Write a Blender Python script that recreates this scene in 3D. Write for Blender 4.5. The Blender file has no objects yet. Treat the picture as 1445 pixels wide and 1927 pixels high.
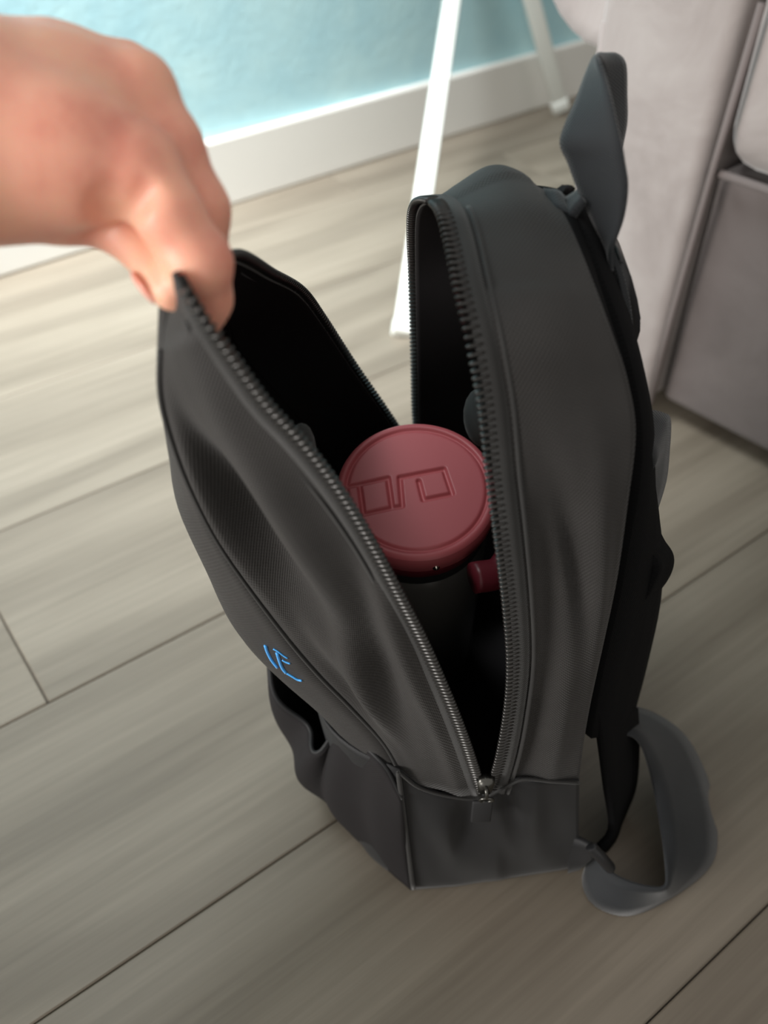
import bpy, bmesh, math, random
import numpy as np
from mathutils import Vector, Matrix
random.seed(7); np.random.seed(7)
SC = bpy.context.scene
COL = SC.collection

# ------------------------------------------------------------------ camera
F_PX, CXP, CYP, PITCH, CAM_H = 1650.0, 722.5, 963.5, math.radians(42.5), 0.52
cd = bpy.data.cameras.new('camera'); cam = bpy.data.objects.new('camera', cd); COL.objects.link(cam)
cam.location = (0, 0, CAM_H); cam.rotation_euler = (math.pi/2 - PITCH, 0, 0)
cd.sensor_fit = 'VERTICAL'; cd.sensor_height = 36.0; cd.lens = F_PX/1927*36.0
cd.clip_start = 0.02; cd.clip_end = 50
cd.dof.use_dof = True; cd.dof.focus_distance = 0.40; cd.dof.aperture_fstop = 6.3
SC.camera = cam

# ------------------------------------------------------------------ world, daylight, added fill, exposure
w = bpy.data.worlds.new('world'); SC.world = w; w.use_nodes = True
bg = w.node_tree.nodes['Background']; bg.inputs[0].default_value = (1.0, 0.965, 0.91, 1); bg.inputs[1].default_value = 0.62

def area_light(name, loc, target, sx, sy, power, color, spread=180):
    l = bpy.data.lights.new(name, 'AREA'); l.shape = 'RECTANGLE'; l.size = sx; l.size_y = sy
    l.energy = power; l.color = color; l.spread = math.radians(spread)
    o = bpy.data.objects.new(name, l); COL.objects.link(o); o.location = loc
    o.rotation_euler = (Vector(target) - Vector(loc)).to_track_quat('-Z', 'Y').to_euler()
    return o
area_light('window_daylight', (-0.62, 0.60, 1.50), (-0.37, 1.03, 0.12), 0.65, 0.55, 12.6, (0.95, 0.99, 1.0), 57)
area_light('side_fill_light', (-1.15, -0.32, 0.62), (-0.10, 0.22, 0.44), 0.7, 0.7, 3.3, (1.0, 0.97, 0.93), 50)  # added fill to brighten the hand and flap, no known window there

SC.view_settings.view_transform = 'Standard'; SC.view_settings.look = 'None'
SC.view_settings.gamma = 1.0; SC.view_settings.use_curve_mapping = False
SC.view_settings.exposure = 0.0

# ------------------------------------------------------------------ helpers
FW = Vector((0, math.cos(PITCH), -math.sin(PITCH))); UP = Vector((0, math.sin(PITCH), math.cos(PITCH)))
EYE = Vector((0, 0, CAM_H))
def pt(px, py, y=None, z=None, d=None):
    """survey helper: the world point seen at a pixel of the photo, at a measured distance y, height z or depth d"""
    r = FW + Vector((1, 0, 0))*((px-CXP)/F_PX) - UP*((py-CYP)/F_PX)
    t = d if d is not None else (y/r.y if y is not None else (z-CAM_H)/r.z)
    return EYE + r*t

def catmull(P, n):
    """smooth curve through P, n samples per span"""
    P = [np.array(p, float) for p in P]; out = []
    m = len(P)
    for i in range(m-1):
        p0 = P[i-1] if i > 0 else 2*P[0]-P[1]
        p1, p2 = P[i], P[i+1]
        p3 = P[i+2] if i+2 < m else 2*P[-1]-P[-2]
        for k in range(n):
            t = k/n
            out.append(0.5*((2*p1)+(-p0+p2)*t+(2*p0-5*p1+4*p2-p3)*t*t+(-p0+3*p1-3*p2+p3)*t**3))
    out.append(P[-1]); return np.array(out)

def resample(C, n):
    C = np.array(C); s = np.r_[0, np.cumsum(np.linalg.norm(np.diff(C, axis=0), axis=1))]
    q = np.linspace(0, s[-1], n)
    return np.stack([np.interp(q, s, C[:, k]) for k in range(C.shape[1])], 1)

def link(name, me, mats, parent=None, smooth=True):
    for m in (mats if isinstance(mats, (list, tuple)) else [mats]): me.materials.append(m)
    if smooth:
        for p in me.polygons: p.use_smooth = True
    o = bpy.data.objects.new(name, me); COL.objects.link(o)
    if parent: put_under(o, parent)
    return o
def put_under(o, parent):
    o.parent = parent; o.matrix_parent_inverse = world_of(parent).inverted()
def world_of(o):
    m = Matrix.LocRotScale(o.location, o.rotation_euler, o.scale)
    return world_of(o.parent) @ o.matrix_parent_inverse @ m if o.parent else m
def empty(name, loc, label=None, cat=None, group=None):
    o = bpy.data.objects.new(name, None); COL.objects.link(o); o.location = loc; o.empty_display_size = 0.02
    if label: o['label'] = label; o['category'] = cat
    if group: o['group'] = group
    return o
def mesh_from(name, verts, faces, uvs=None):
    me = bpy.data.meshes.new(name); me.from_pydata([tuple(map(float, v)) for v in verts], [], faces); me.update()
    if uvs is not None:
        ul = me.uv_layers.new(name='UVMap')
        vi = np.zeros(len(me.loops), int); me.loops.foreach_get('vertex_index', vi)
        ul.data.foreach_set('uv', np.array(uvs, float)[vi].ravel())
    return me
def grid_mesh(name, G, flip=False, close_j=False):
    G = np.array(G); n, m = G.shape[:2]
    F = []
    for i in range(n-1):
        for j in range(m if close_j else m-1):
            a, b, c, d = i*m+j, i*m+(j+1) % m, (i+1)*m+(j+1) % m, (i+1)*m+j
            F.append((a, d, c, b) if not flip else (a, b, c, d))
    U = np.zeros((n, m)); V = np.zeros((n, m))
    U[1:] = np.cumsum(np.linalg.norm(np.diff(G, axis=0), axis=2).mean(1))[:, None]
    V[:, 1:] = np.cumsum(np.linalg.norm(np.diff(G, axis=1), axis=2), axis=1)
    return mesh_from(name, G.reshape(-1, 3), F, np.stack([U, V], -1).reshape(-1, 2))
def sheet(name, G, mats, parent=None, thick=0.0012, offset=-1, flip=False, close_j=False, bevel=False):
    o = link(name, grid_mesh(name, G, flip, close_j), mats, parent)
    if thick:
        s = o.modifiers.new('thickness', 'SOLIDIFY'); s.thickness = thick; s.offset = offset
        if isinstance(mats, (list, tuple)) and len(mats) > 1: s.material_offset = 1
    return o
def ribbon(name, L, R, mats, parent=None, thick=0.0016, n=8, m=5, bulge=0.0):
    A, B = catmull(L, n), catmull(R, n)
    k = max(len(A), len(B)); A, B = resample(A, k), resample(B, k)
    T = np.gradient(A, axis=0); N = np.cross(T, B-A); N /= np.linalg.norm(N, axis=1)[:, None]+1e-9
    G = np.stack([A+(B-A)*s + N*bulge*4*s*(1-s) for s in np.linspace(0, 1, m)], 1)
    return sheet(name, G, mats, parent, thick, 0)
def tube_mesh(name, C, r, sides=8, taper=None):
    C = np.array(C, float); n = len(C)
    T = np.gradient(C, axis=0); T /= np.linalg.norm(T, axis=1)[:, None]+1e-12
    ref = np.array([0, 0, 1.0]) if abs(T[0][2]) < 0.9 else np.array([1.0, 0, 0])
    N = np.cross(T[0], ref); N /= np.linalg.norm(N); V = []
    for i in range(n):
        N = N - T[i]*(N @ T[i]); N /= np.linalg.norm(N); Bn = np.cross(T[i], N)
        rr = (r[i] if hasattr(r, '__len__') else r)
        for k in range(sides):
            a = 2*math.pi*k/sides; V.append(C[i]+rr*(math.cos(a)*N+math.sin(a)*Bn))
    F = [(i*sides+k, i*sides+(k+1) % sides, (i+1)*sides+(k+1) % sides, (i+1)*sides+k) for i in range(n-1) for k in range(sides)]
    F.append(tuple(range(sides))[::-1]); F.append(tuple((n-1)*sides+k for k in range(sides)))
    return mesh_from(name, V, F)
def bm_box(bm, size, M, bevel=0.0, seg=2):
    r = bmesh.ops.create_cube(bm, size=1.0); vs = r['verts']
    bmesh.ops.scale(bm, vec=Vector(size), verts=vs)
    if bevel > 0:
        es = list({e for v in vs for e in v.link_edges})
        g = bmesh.ops.bevel(bm, geom=es, offset=bevel, segments=seg, profile=0.5, affect='EDGES')
        vs = list({v for v in g['verts']} | {v for v in vs if v.is_valid})
    bmesh.ops.transform(bm, matrix=M, verts=vs)
def bm_obj(name, bm, mats, parent=None, smooth=True):
    me = bpy.data.meshes.new(name); bmesh.ops.recalc_face_normals(bm, faces=bm.faces); bm.to_mesh(me); bm.free()
    return link(name, me, mats, parent, smooth)
def frame(x, y, z, loc):
    return Matrix(((x[0], y[0], z[0], loc[0]), (x[1], y[1], z[1], loc[1]), (x[2], y[2], z[2], loc[2]), (0, 0, 0, 1)))

# ------------------------------------------------------------------ materials
def lin(c): return tuple(((v/255)/12.92 if v/255 <= 0.04045 else ((v/255+0.055)/1.055)**2.4) for v in c)
class MAT:
    def __init__(s, name, col, rough=0.6, **kw):
        s.m = bpy.data.materials.new(name); s.m.use_nodes = True; s.t = s.m.node_tree
        s.b = s.t.nodes['Principled BSDF']; s.b.inputs['Base Color'].default_value = (*col, 1)
        s.b.inputs['Roughness'].default_value = rough; s.col = col
        for k, v in kw.items(): s.b.inputs[k.replace('_', ' ')].default_value = v
    def n(s, typ, **ins):
        nd = s.t.nodes.new(typ)
        for k, v in ins.items(): nd.inputs[k].default_value = v
        return nd
    def l(s, a, b): s.t.links.new(a, b)
    def coords(s, out='Object', scale=(1, 1, 1)):
        tc = s.n('ShaderNodeTexCoord'); mp = s.n('ShaderNodeMapping'); mp.inputs['Scale'].default_value = scale
        s.l(tc.outputs[out], mp.inputs['Vector']); return mp.outputs[0]
    def noise(s, vec, scale, detail=3, rough=0.5, dist=0.0):
        nd = s.n('ShaderNodeTexNoise', Scale=scale, Detail=detail, Roughness=rough, Distortion=dist); s.l(vec, nd.inputs['Vector']); return nd.outputs[0]
    def ramp(s, fac, stops):
        r = s.n('ShaderNodeValToRGB'); e = r.color_ramp.elements
        while len(e) < len(stops): e.new(0.5)
        for el, (p, c) in zip(e, stops): el.position = p; el.color = (*c, 1)
        s.l(fac, r.inputs[0]); return r.outputs[0]
    def mix(s, a, b, fac, mode='MIX'):
        m = s.n('ShaderNodeMix'); m.data_type = 'RGBA'; m.blend_type = mode
        for src, i in ((fac, 0), (a, 6), (b, 7)):
            if hasattr(src, 'default_value') or hasattr(src, 'is_linked'): s.l(src, m.inputs[i])
            elif i == 0: m.inputs[0].default_value = src
            else: m.inputs[i].default_value = (*src, 1)
        return m.outputs[2]
    def math(s, op, a, b=None):
        m = s.n('ShaderNodeMath'); m.operation = op
        for i, v in enumerate((a, b)):
            if v is None: continue
            if isinstance(v, (int, float)): m.inputs[i].default_value = v
            else: s.l(v, m.inputs[i])
        return m.outputs[0]
    def color(s, c): s.l(c, s.b.inputs['Base Color']); return s
    def bump(s, h, strength=0.3, dist=0.001):
        b = s.n('ShaderNodeBump', Strength=strength, Distance=dist); s.l(h, b.inputs['Height']); s.l(b.outputs[0], s.b.inputs['Normal']); return s

def fabric(name, col, pitch, strength, rough=0.75, sheen=0.15, var=0.25, spec=0.35):
    """woven nylon: diagonal twill ribs crossed by a second set, in metres along the cloth"""
    M = MAT(name, col, rough); M.b.inputs['Sheen Weight'].default_value = sheen; M.b.inputs['Sheen Roughness'].default_value = 0.4
    M.b.inputs['Specular IOR Level'].default_value = spec
    tc = M.n('ShaderNodeTexCoord'); sx = M.n('ShaderNodeSeparateXYZ'); M.l(tc.outputs['UV'], sx.inputs[0])
    k = 2*math.pi/pitch
    def rib(a, b): 
        v = M.math('ADD', M.math('MULTIPLY', sx.outputs[0], a*k), M.math('MULTIPLY', sx.outputs[1], b*k)); return M.math('SINE', v)
    h = M.math('ADD', M.math('MULTIPLY', rib(0.80, 0.60), 0.6), M.math('MULTIPLY', rib(-0.60, 0.80), 0.5))
    oc = M.coords('Object'); big = M.noise(oc, 45, 3)
    c = M.mix(tuple(v*(1-var) for v in col), tuple(v*(1+var) for v in col), big)
    shade = M.math('ADD', M.math('MULTIPLY', h, 0.28), 0.5)
    c = M.mix(c, M.mix(c, (2.0, 2.0, 2.0), 1.0, 'MULTIPLY'), shade)
    M.color(c)
    M.bump(h, strength, 0.0006)
    return M.m

M_FAB = fabric('black_woven_nylon', (0.0165, 0.0152, 0.0145), 0.0013, 0.35, 0.62, 0.12)
M_BASE = fabric('black_smooth_nylon', (0.0075, 0.0076, 0.0083), 0.0008, 0.15, 0.6, 0.1)
M_LIN = fabric('black_lining', (0.013, 0.012, 0.0125), 0.001, 0.1, 0.85, 0.0, 0.1, 0.15)
M_WEB = fabric('black_webbing', (0.011, 0.0125, 0.0145), 0.0010, 0.3, 0.65, 0.3)
M_PAD = fabric('black_strap_padding', (0.004, 0.004, 0.0043), 0.0014, 0.25, 0.9, 0.0, 0.1, 0.1)
M_TAPE = fabric('black_zip_tape', (0.017, 0.0165, 0.016), 0.001, 0.3, 0.7, 0.2)
mm = MAT('black_zip_plastic', (0.028, 0.026, 0.024), 0.3); mm.b.inputs['Specular IOR Level'].default_value = 0.7; mm.b.inputs['Metallic'].default_value = 0.35; M_TOOTH = mm.m
M_PLASTIC = MAT('black_buckle_plastic', (0.015, 0.0155, 0.017), 0.38).m
M_METAL = MAT('dark_gunmetal', (0.10, 0.098, 0.09), 0.28, Metallic=0.9).m
M_THREAD = MAT('blue_embroidery_thread', lin((60, 160, 235)), 0.45, Sheen_Weight=0.3).m
mm = MAT('red_lid_plastic', lin((188, 93, 98)), 0.45); mm.bump(mm.noise(mm.coords('Object'), 900, 2), 0.05, 0.0003); M_RED = mm.m
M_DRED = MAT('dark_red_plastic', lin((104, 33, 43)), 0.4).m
mm = MAT('smoky_bottle_plastic', (0.16, 0.15, 0.14), 0.3); mm.b.inputs['Transmission Weight'].default_value = 0.35; M_SMOKE = mm.m
M_RUB = MAT('black_rubber', (0.01, 0.01, 0.011), 0.75).m
M_STEEL = MAT('bright_steel', (0.75, 0.70, 0.60), 0.2, Metallic=1.0).m
mm = MAT('white_lacquer', lin((236, 238, 232)), 0.35); M_WHITE = mm.m
mm = MAT('white_baseboard_paint', lin((232, 230, 224)), 0.45); mm.bump(mm.noise(mm.coords('Object', (1, 1, 1)), 60, 2), 0.05, 0.001); M_BB = mm.m
mm = MAT('blue_wall_plaster', lin((170, 205, 210)), 0.85)
oc = mm.coords('Object'); mm.color(mm.ramp(mm.noise(oc, 9, 4, 0.6), [(0.3, lin((168, 210, 220))), (0.7, lin((190, 226, 230)))])); mm.bump(mm.noise(oc, 80, 4), 0.3, 0.002); M_WALL = mm.m
mm = MAT('grey_suede_upholstery', lin((170, 158, 152)), 0.9, Sheen_Weight=0.4)
oc = mm.coords('Object'); mm.color(mm.ramp(mm.noise(oc, 14, 5, 0.62, 0.6), [(0.28, lin((128, 119, 116))), (0.5, lin((142, 133, 130))), (0.75, lin((155, 147, 144)))])); mm.bump(mm.noise(oc, 160, 4), 0.25, 0.001); M_SOFA = mm.m
mm = MAT('shaded_suede_upholstery', lin((128, 115, 112)), 0.9, Sheen_Weight=0.2)  # same suede, darkened: shade on the seat base is put into its colour
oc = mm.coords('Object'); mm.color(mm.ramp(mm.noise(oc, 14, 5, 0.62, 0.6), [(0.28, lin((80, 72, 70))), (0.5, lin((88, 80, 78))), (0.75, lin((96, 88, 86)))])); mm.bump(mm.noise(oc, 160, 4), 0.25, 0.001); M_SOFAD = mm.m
M_PIPE = MAT('taupe_piping', lin((104, 95, 93)), 0.9).m
M_FOOT = MAT('dark_sofa_foot', (0.02, 0.018, 0.016), 0.5).m
M_GAP = MAT('dark_floor_underlay', (0.09, 0.083, 0.073), 0.9).m

mm = MAT('grey_oak_laminate', lin((150, 140, 126)), 0.48)
oi = mm.n('ShaderNodeObjectInfo'); tc = mm.n('ShaderNodeTexCoord')
off = mm.n('ShaderNodeCombineXYZ'); mm.l(mm.math('MULTIPLY', oi.outputs['Random'], 37.0), off.inputs[0]); mm.l(mm.math('MULTIPLY', oi.outputs['Random'], 11.0), off.inputs[1])
add = mm.n('ShaderNodeVectorMath'); add.operation = 'ADD'; mm.l(tc.outputs['Object'], add.inputs[0]); mm.l(off.outputs[0], add.inputs[1])
def vmap(scale):
    mp = mm.n('ShaderNodeMapping'); mp.inputs['Scale'].default_value = scale; mm.l(add.outputs[0], mp.inputs['Vector']); return mp.outputs[0]
fine = mm.noise(vmap((4, 130, 4)), 1.0, 5, 0.65)
streak = mm.noise(vmap((1.3, 9, 2)), 1.0, 4, 0.55, 1.6)
wv = mm.n('ShaderNodeTexWave', Scale=1.0, Distortion=9.0, Detail=2.0); wv.inputs['Detail Scale'].default_value = 0.9
wv.wave_type = 'BANDS'; wv.bands_direction = 'Y'; mm.l(vmap((1.5, 4.0, 2)), wv.inputs['Vector'])
c1 = mm.ramp(streak, [(0.25, lin((114, 105, 93))), (0.5, lin((126, 117, 104))), (0.78, lin((137, 128, 115)))])
c2 = mm.mix(c1, mm.ramp(wv.outputs['Fac'], [(0.15, lin((105, 96, 84))), (0.5, lin((126, 117, 104))), (1.0, lin((135, 126, 113)))]), 0.42)
c3 = mm.mix(c2, mm.ramp(fine, [(0.3, (0.62, 0.60, 0.57)), (0.65, (1.06, 1.06, 1.06))]), 0.55, 'MULTIPLY')
tone = mm.ramp(oi.outputs['Random'], [(0.0, (0.90, 0.90, 0.90)), (1.0, (1.06, 1.05, 1.04))])
mm.color(mm.mix(c3, tone, 1.0, 'MULTIPLY')); mm.bump(fine, 0.18, 0.0006); M_OAK = mm.m

mm = MAT('skin', lin((222, 160, 136)), 0.48)
oc = mm.coords('Object')
blot = mm.noise(oc, 42, 4, 0.6)
mm.color(mm.mix(mm.ramp(blot, [(0.3, lin((238, 184, 154))), (0.52, lin((236, 172, 148))), (0.75, lin((222, 146, 126)))]), (0.93, 0.9, 0.88), 0.25, 'MULTIPLY'))
mm.b.inputs['Subsurface Weight'].default_value = 0.55; mm.b.inputs['Subsurface Radius'].default_value = (1.0, 0.35, 0.2); mm.b.inputs['Subsurface Scale'].default_value = 0.008
vo = mm.n('ShaderNodeTexVoronoi', Scale=700.0); mm.l(oc, vo.inputs['Vector'])
mm.bump(mm.math('ADD', mm.math('MULTIPLY', vo.outputs['Distance'], 0.4), mm.noise(oc, 260, 4)), 0.12, 0.0006); M_SKIN = mm.m
M_NAIL = MAT('fingernail', lin((236, 168, 150)), 0.18).m

# ------------------------------------------------------------------ setting: floor of single planks
PA = math.radians(36.5); D_ = Vector((math.cos(PA), math.sin(PA), 0)); N_ = Vector((-math.sin(PA), math.cos(PA), 0))
bm = bmesh.new(); bm_box(bm, (5.0, 3.2, 0.03), Matrix.Translation((0.1, 0.75, -0.0195)) @ Matrix.Rotation(PA, 4, 'Z'))
floor = bm_obj('floor', bm, M_GAP, smooth=False); floor['kind'] = 'structure'
PW, PL = 0.1955, 1.285
bm = bmesh.new(); bm_box(bm, (PL-0.0010, PW-0.0009, 0.009), Matrix(), 0.0009, 1)
plank_me = bpy.data.meshes.new('plank'); bm.to_mesh(plank_me); bm.free(); plank_me.materials.append(M_OAK)
rows = {2: 0.027, 0: -0.55, 1: 1.1, -1: 0.9, -2: -0.33, 3: 0.36, 4: -0.30, 5: 0.72}
for k, s0 in rows.items():
    nmid = 0.046 + PW*(k+0.5)
    for q in range(-2, 2):
        smid = s0 + PL*(q+0.5)
        if smid < -1.55 or smid > 2.3: continue
        p = D_*smid + N_*nmid
        o = bpy.data.objects.new('plank', plank_me); COL.objects.link(o); o.location = (p.x, p.y, -0.0045); o.rotation_euler = (0, 0, PA)
        put_under(o, floor)

# wall and baseboard
WA = math.radians(39.7); WD = Vector((math.cos(WA), math.sin(WA), 0)); WN = Vector((-math.sin(WA), math.cos(WA), 0)); W0 = Vector((-0.213, 1.214, 0))
def wall_box(name, s0, s1, n0, n1, z0, z1, m, bev=0.0):
    c = W0 + WD*((s0+s1)/2) + WN*((n0+n1)/2); bm = bmesh.new()
    bm_box(bm, (s1-s0, n1-n0, z1-z0), Matrix.Translation((c.x, c.y, (z0+z1)/2)) @ Matrix.Rotation(WA, 4, 'Z'), bev)
    o = bm_obj(name, bm, m, smooth=False); o['kind'] = 'structure'; return o
wall_box('wall_back', -1.3, 2.0, 0.014, 0.10, -0.03, 2.4, M_WALL)
wall_box('baseboard_back', -1.3, 2.0, 0.0, 0.014, 0.0, 0.093, M_BB, 0.004)

# ------------------------------------------------------------------ white stand with slanted legs
foot1, foot2 = Vector((0.02, 0.852, 0.0)), pt(1057, 212, z=0.0)
top1 = pt(850, 0, d=1.16); top2 = pt(1000, 0, d=1.37)
stand = empty('folding_stand', (0.16, 1.2, 0), 'white lacquered stand on two slim slanted legs before the blue wall', 'stand')
t1 = foot1 + (top1-foot1)*2.1; t2 = foot2 + (top2-foot2)*2.0
def leg(f, t, wdt):
    ax = (t-f).normalized(); x = ax.cross(Vector((0, 1, 0))).normalized(); y = ax.cross(x)
    bm = bmesh.new(); L = (t-f).length
    bm_box(bm, (wdt, wdt*0.7, L-0.006), frame(x, y, ax, f+ax*(L/2+0.006)), 0.003)
    l = bm_obj('leg', bm, M_WHITE, stand)
    bm = bmesh.new(); bm_box(bm, (wdt*1.12, wdt*0.85, 0.022), frame(x, y, ax, f+ax*0.017), 0.003)
    bm_obj('foot_cap', bm, M_WHITE, l)
leg(foot1, t1, 0.0225); leg(foot2, t2, 0.026)
link('top_rail', tube_mesh('top_rail', [t1-Vector((0.1, 0.1, 0)), t1, t2, t2+Vector((0.05, 0.1, 0))], 0.012), M_WHITE, stand)

# ------------------------------------------------------------------ sofa
SL = Vector((0.171, 0.786, 0)); SE = Vector((0.663, -0.749, 0)); SB = Vector((0.749, 0.663, 0))
sofa = empty('sofa', (SL+SE*0.3+SB*0.4), 'grey suede sofa with piped seams standing at the right', 'sofa')
def sofa_box(name, e0, e1, b0, b1, z0, z1, bev, m=M_SOFA, parent=None, seg=4):
    c = SL + SE*((e0+e1)/2) + SB*((b0+b1)/2); bm = bmesh.new()
    bm_box(bm, (e1-e0, b1-b0, z1-z0), frame(SE, SB, Vector((0, 0, 1)), Vector((c.x, c.y, (z0+z1)/2))), bev, seg)
    return bm_obj(name, bm, m, parent or sofa)
sofa_box('arm', 0.0, 0.122, 0.0, 0.75, 0.022, 0.62, 0.012)
# padded side roll overhanging to the left behind the front panel
G = []
for b, sc in ((0.008, 0.80), (0.003, 0.93), (0.010, 0.99), (0.03, 1.0), (0.4, 1.0), (0.75, 1.0)):
    row = []
    for k in range(28):
        a = 2*math.pi*k/28; p = SL+SE*(0.002+0.074*sc*math.cos(a))+SB*b; row.append((p.x, p.y, 0.388+0.076*sc*math.sin(a)))
    G.append(row)
ar = sheet('arm_roll', G, M_SOFA, sofa, 0, close_j=True, flip=True)
bm = bmesh.new(); bm.from_mesh(ar.data); bmesh.ops.holes_fill(bm, edges=[e for e in bm.edges if e.is_boundary], sides=0); bmesh.ops.recalc_face_normals(bm, faces=bm.faces); bm.to_mesh(ar.data); bm.free()
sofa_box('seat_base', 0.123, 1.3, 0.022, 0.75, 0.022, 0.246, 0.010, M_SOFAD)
sofa_box('seat_cushion', 0.125, 0.70, 0.004, 0.70, 0.252, 0.40, 0.03)
sofa_box('seat_cushion', 0.704, 1.28, 0.004, 0.70, 0.252, 0.40, 0.03)
sofa_box('backrest', 0.0, 1.3, 0.60, 0.78, 0.24, 0.80, 0.05)
def sofa_line(name, pts, r, m=M_PIPE):
    link(name, tube_mesh(name, [SL+SE*e+SB*b+Vector((0, 0, z)) for e, b, z in pts], r, 8), m, sofa)
sofa_line('piping', [(0.124, 0.006, 0.024), (0.125, 0.004, 0.12), (0.130, 0.002, 0.25), (0.136, 0.0, 0.37)], 0.0032)
sofa_line('piping', [(0.126, 0.008, 0.249), (0.4, 0.008, 0.249), (1.29, 0.008, 0.249)], 0.0035)
sofa_line('piping', [(0.006, 0.003, 0.03), (0.006, 0.003, 0.2), (0.006, 0.003, 0.335)], 0.003, M_SOFA)
for e in (0.06, 1.22):
    for b in (0.07, 0.68): sofa_box('foot', e-0.03, e+0.03, b-0.03, b+0.03, 0.0, 0.03, 0.004, M_FOOT)

# ------------------------------------------------------------------ backpack
pack = empty('backpack', (0.06, 0.33, 0), 'black nylon backpack standing unzipped on the wooden floor with its front held open', 'backpack')
OUT = np.array([-0.94, 0.0, -0.33])
# front flap: zip edge Z and panel edge Q, near side bottom -> held corner -> far side bottom
fZ = [(905, 1496, .2395), (865, 1375, .233), (806, 1235, .228), (745, 1115, .222), (690, 1012, .219), (630, 915, .217), (562, 828, .215), (500, 762, .213), (440, 680, .211), (385, 600, .210), (337, 516, .213)]
fQ = [(756, 1462, .238), (722, 1398, .245), (660, 1330, .249), (597, 1266, .251), (530, 1186, .25), (424, 1040, .246), (362, 925, .241), (322, 820, .236), (303, 735, .232), (307, 640, .228), (326, 545, .226)]
fZ2 = [(384, 516, .243), (440, 487, .270), (505, 520, .32), (562, 552, .36), (602, 603, .39), (660, 690, .41), (730, 790, .42), (790, 885, .43), (835, 975, .419)]
Zf = [np.array(pt(x, y, y=d)) for x, y, d in fZ]; Qf = [np.array(pt(x, y, y=d)) for x, y, d in fQ]
for i, (x, y, d) in enumerate(fZ2):
    z = np.array(pt(x, y, y=d)); Zf.append(z); g = [.007, .013, .024, .036, .045, .045, .045, .047, .05][i]
    Qf.append(z + OUT*g + np.array([0, -0.004, 0]))
NS = 6
ZF, QF = [np.vstack([catmull(c[:11], NS)[:-1], catmull(c[10:], NS)]) for c in (Zf, Qf)]
NEAR = 10*NS
def fold(t, s):
    """folds pressed into the near side cloth; t in stations, s from zip to panel seam; metres outwards"""
    g = lambda c, wd, v: math.exp(-((v-c)/wd)**2)
    h = 0.0
    h -= 0.0085*g(0.66+0.04*(t-5), 0.15, s)*g(5.2, 1.7, t)           # long hollow down the flap
    h += 0.0042*g(0.34, 0.15, s)*g(5.0, 2.2, t) + 0.0030*g(0.90, 0.08, s)*g(5.4, 1.6, t)
    h -= 0.0060*g(0.42-0.16*(t-2.2), 0.13, s)*g(2.4, 1.2, t)          # slanting folds near the slider
    h += 0.0048*g(0.70-0.16*(t-2.2), 0.12, s)*g(2.3, 1.3, t)
    h += 0.0030*g(0.18-0.06*(t-2.0), 0.09, s)*g(2.0, 1.5, t)
    h -= 0.0030*g(0.86, 0.08, s)*g(2.6, 1.6, t)
    h += 0.0012*math.sin(9*s+2.2*t)*g(2.5, 2.6, t)*min(1, 4*s*(1-s))
    return 1.5*h
SS = np.linspace(0, 1, 25)
def loft(Z, Q, bulge, foldf, near_n, sgn=1.0):
    T = np.gradient(Z, axis=0); N = np.cross(T, Q-Z)*sgn; N /= np.linalg.norm(N, axis=1)[:, None]+1e-12
    G = np.zeros((len(Z), len(SS), 3))
    for i in range(len(Z)):
        t = i/NS
        for j, s in enumerate(SS):
            d = bulge*4*s*(1-s)*(1 if t < 9 or t > 12 else 0.3)
            if i <= near_n: d += foldf(t, s)*min(1, 12*s)*min(1, 12*(1-s))
            G[i, j] = Z[i]+(Q[i]-Z[i])*s+N[i]*d
    return G, N
GF, NF = loft(ZF, QF, 0.003, fold, NEAR)
sheet('front_gusset', GF, [M_FAB, M_LIN], pack, 0.0014)
# front panel spans the near and far panel edges
def panel(Qn, Qf_, bul, nrm, m=31):
    n = len(Qn); Qf_ = resample(Qf_, n); G = np.zeros((n, m, 3))
    for i in range(n):
        for j, s in enumerate(np.linspace(0, 1, m)):
            G[i, j] = Qn[i]+(Qf_[i]-Qn[i])*s + nrm*bul(i/(n-1), s)
    return G
QN, QFAR = QF[:NEAR+1], QF[NEAR:][::-1]
fp_b = lambda t, s: (1-(2*s-1)**4)*(0.046*math.exp(-((t-0.20)/0.34)**2)+0.003) + 0.0010*math.sin(7*t+4*s)*4*s*(1-s)
GP = panel(QN, QFAR, fp_b, np.array([-0.97, -0.22, 0.05]))
front_panel = sheet('front_panel', GP, [M_FAB, M_LIN], pack, 0.0014)

# back half
bZ = [(925, 1490, .2395), (945, 1420, .237), (961, 1330, .236), (967, 1240, .236), (960, 1130, .236), (946, 1010, .236), (932, 900, .240), (917, 760, .245), (895, 640, .25), (872, 540, .265), (853, 450, .285), (838, 402, .30), (822, 383, .325), (803, 378, .345), (788, 388, .37), (781, 420, .39), (781, 500, .42), (783, 600, .43), (785, 700, .433), (788, 800, .436), (805, 900, .44), (835, 975, .442)]
bQ = [(1088, 1482, .2455), (1098, 1400, .246), (1112, 1320, .247), (1136, 1210, .247), (1161, 1090, .247), (1181, 950, .247), (1196, 815, .250), (1181, 715, .255), (1153, 630, .26), (1118, 535, .272), (1084, 450, .29), (1061, 402, .305), (1036, 366, .325), (1002, 348, .345)]
Zb = [np.array(pt(x, y, y=d)) for x, y, d in bZ]; Qb = [np.array(pt(x, y, y=d)) for x, y, d in bQ]
for z in Zb[len(bQ):]: Qb.append(z + np.array([0.050, 0.0, 0.004]))
ZB, QB = catmull(Zb, NS), catmull(Qb, NS)
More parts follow.
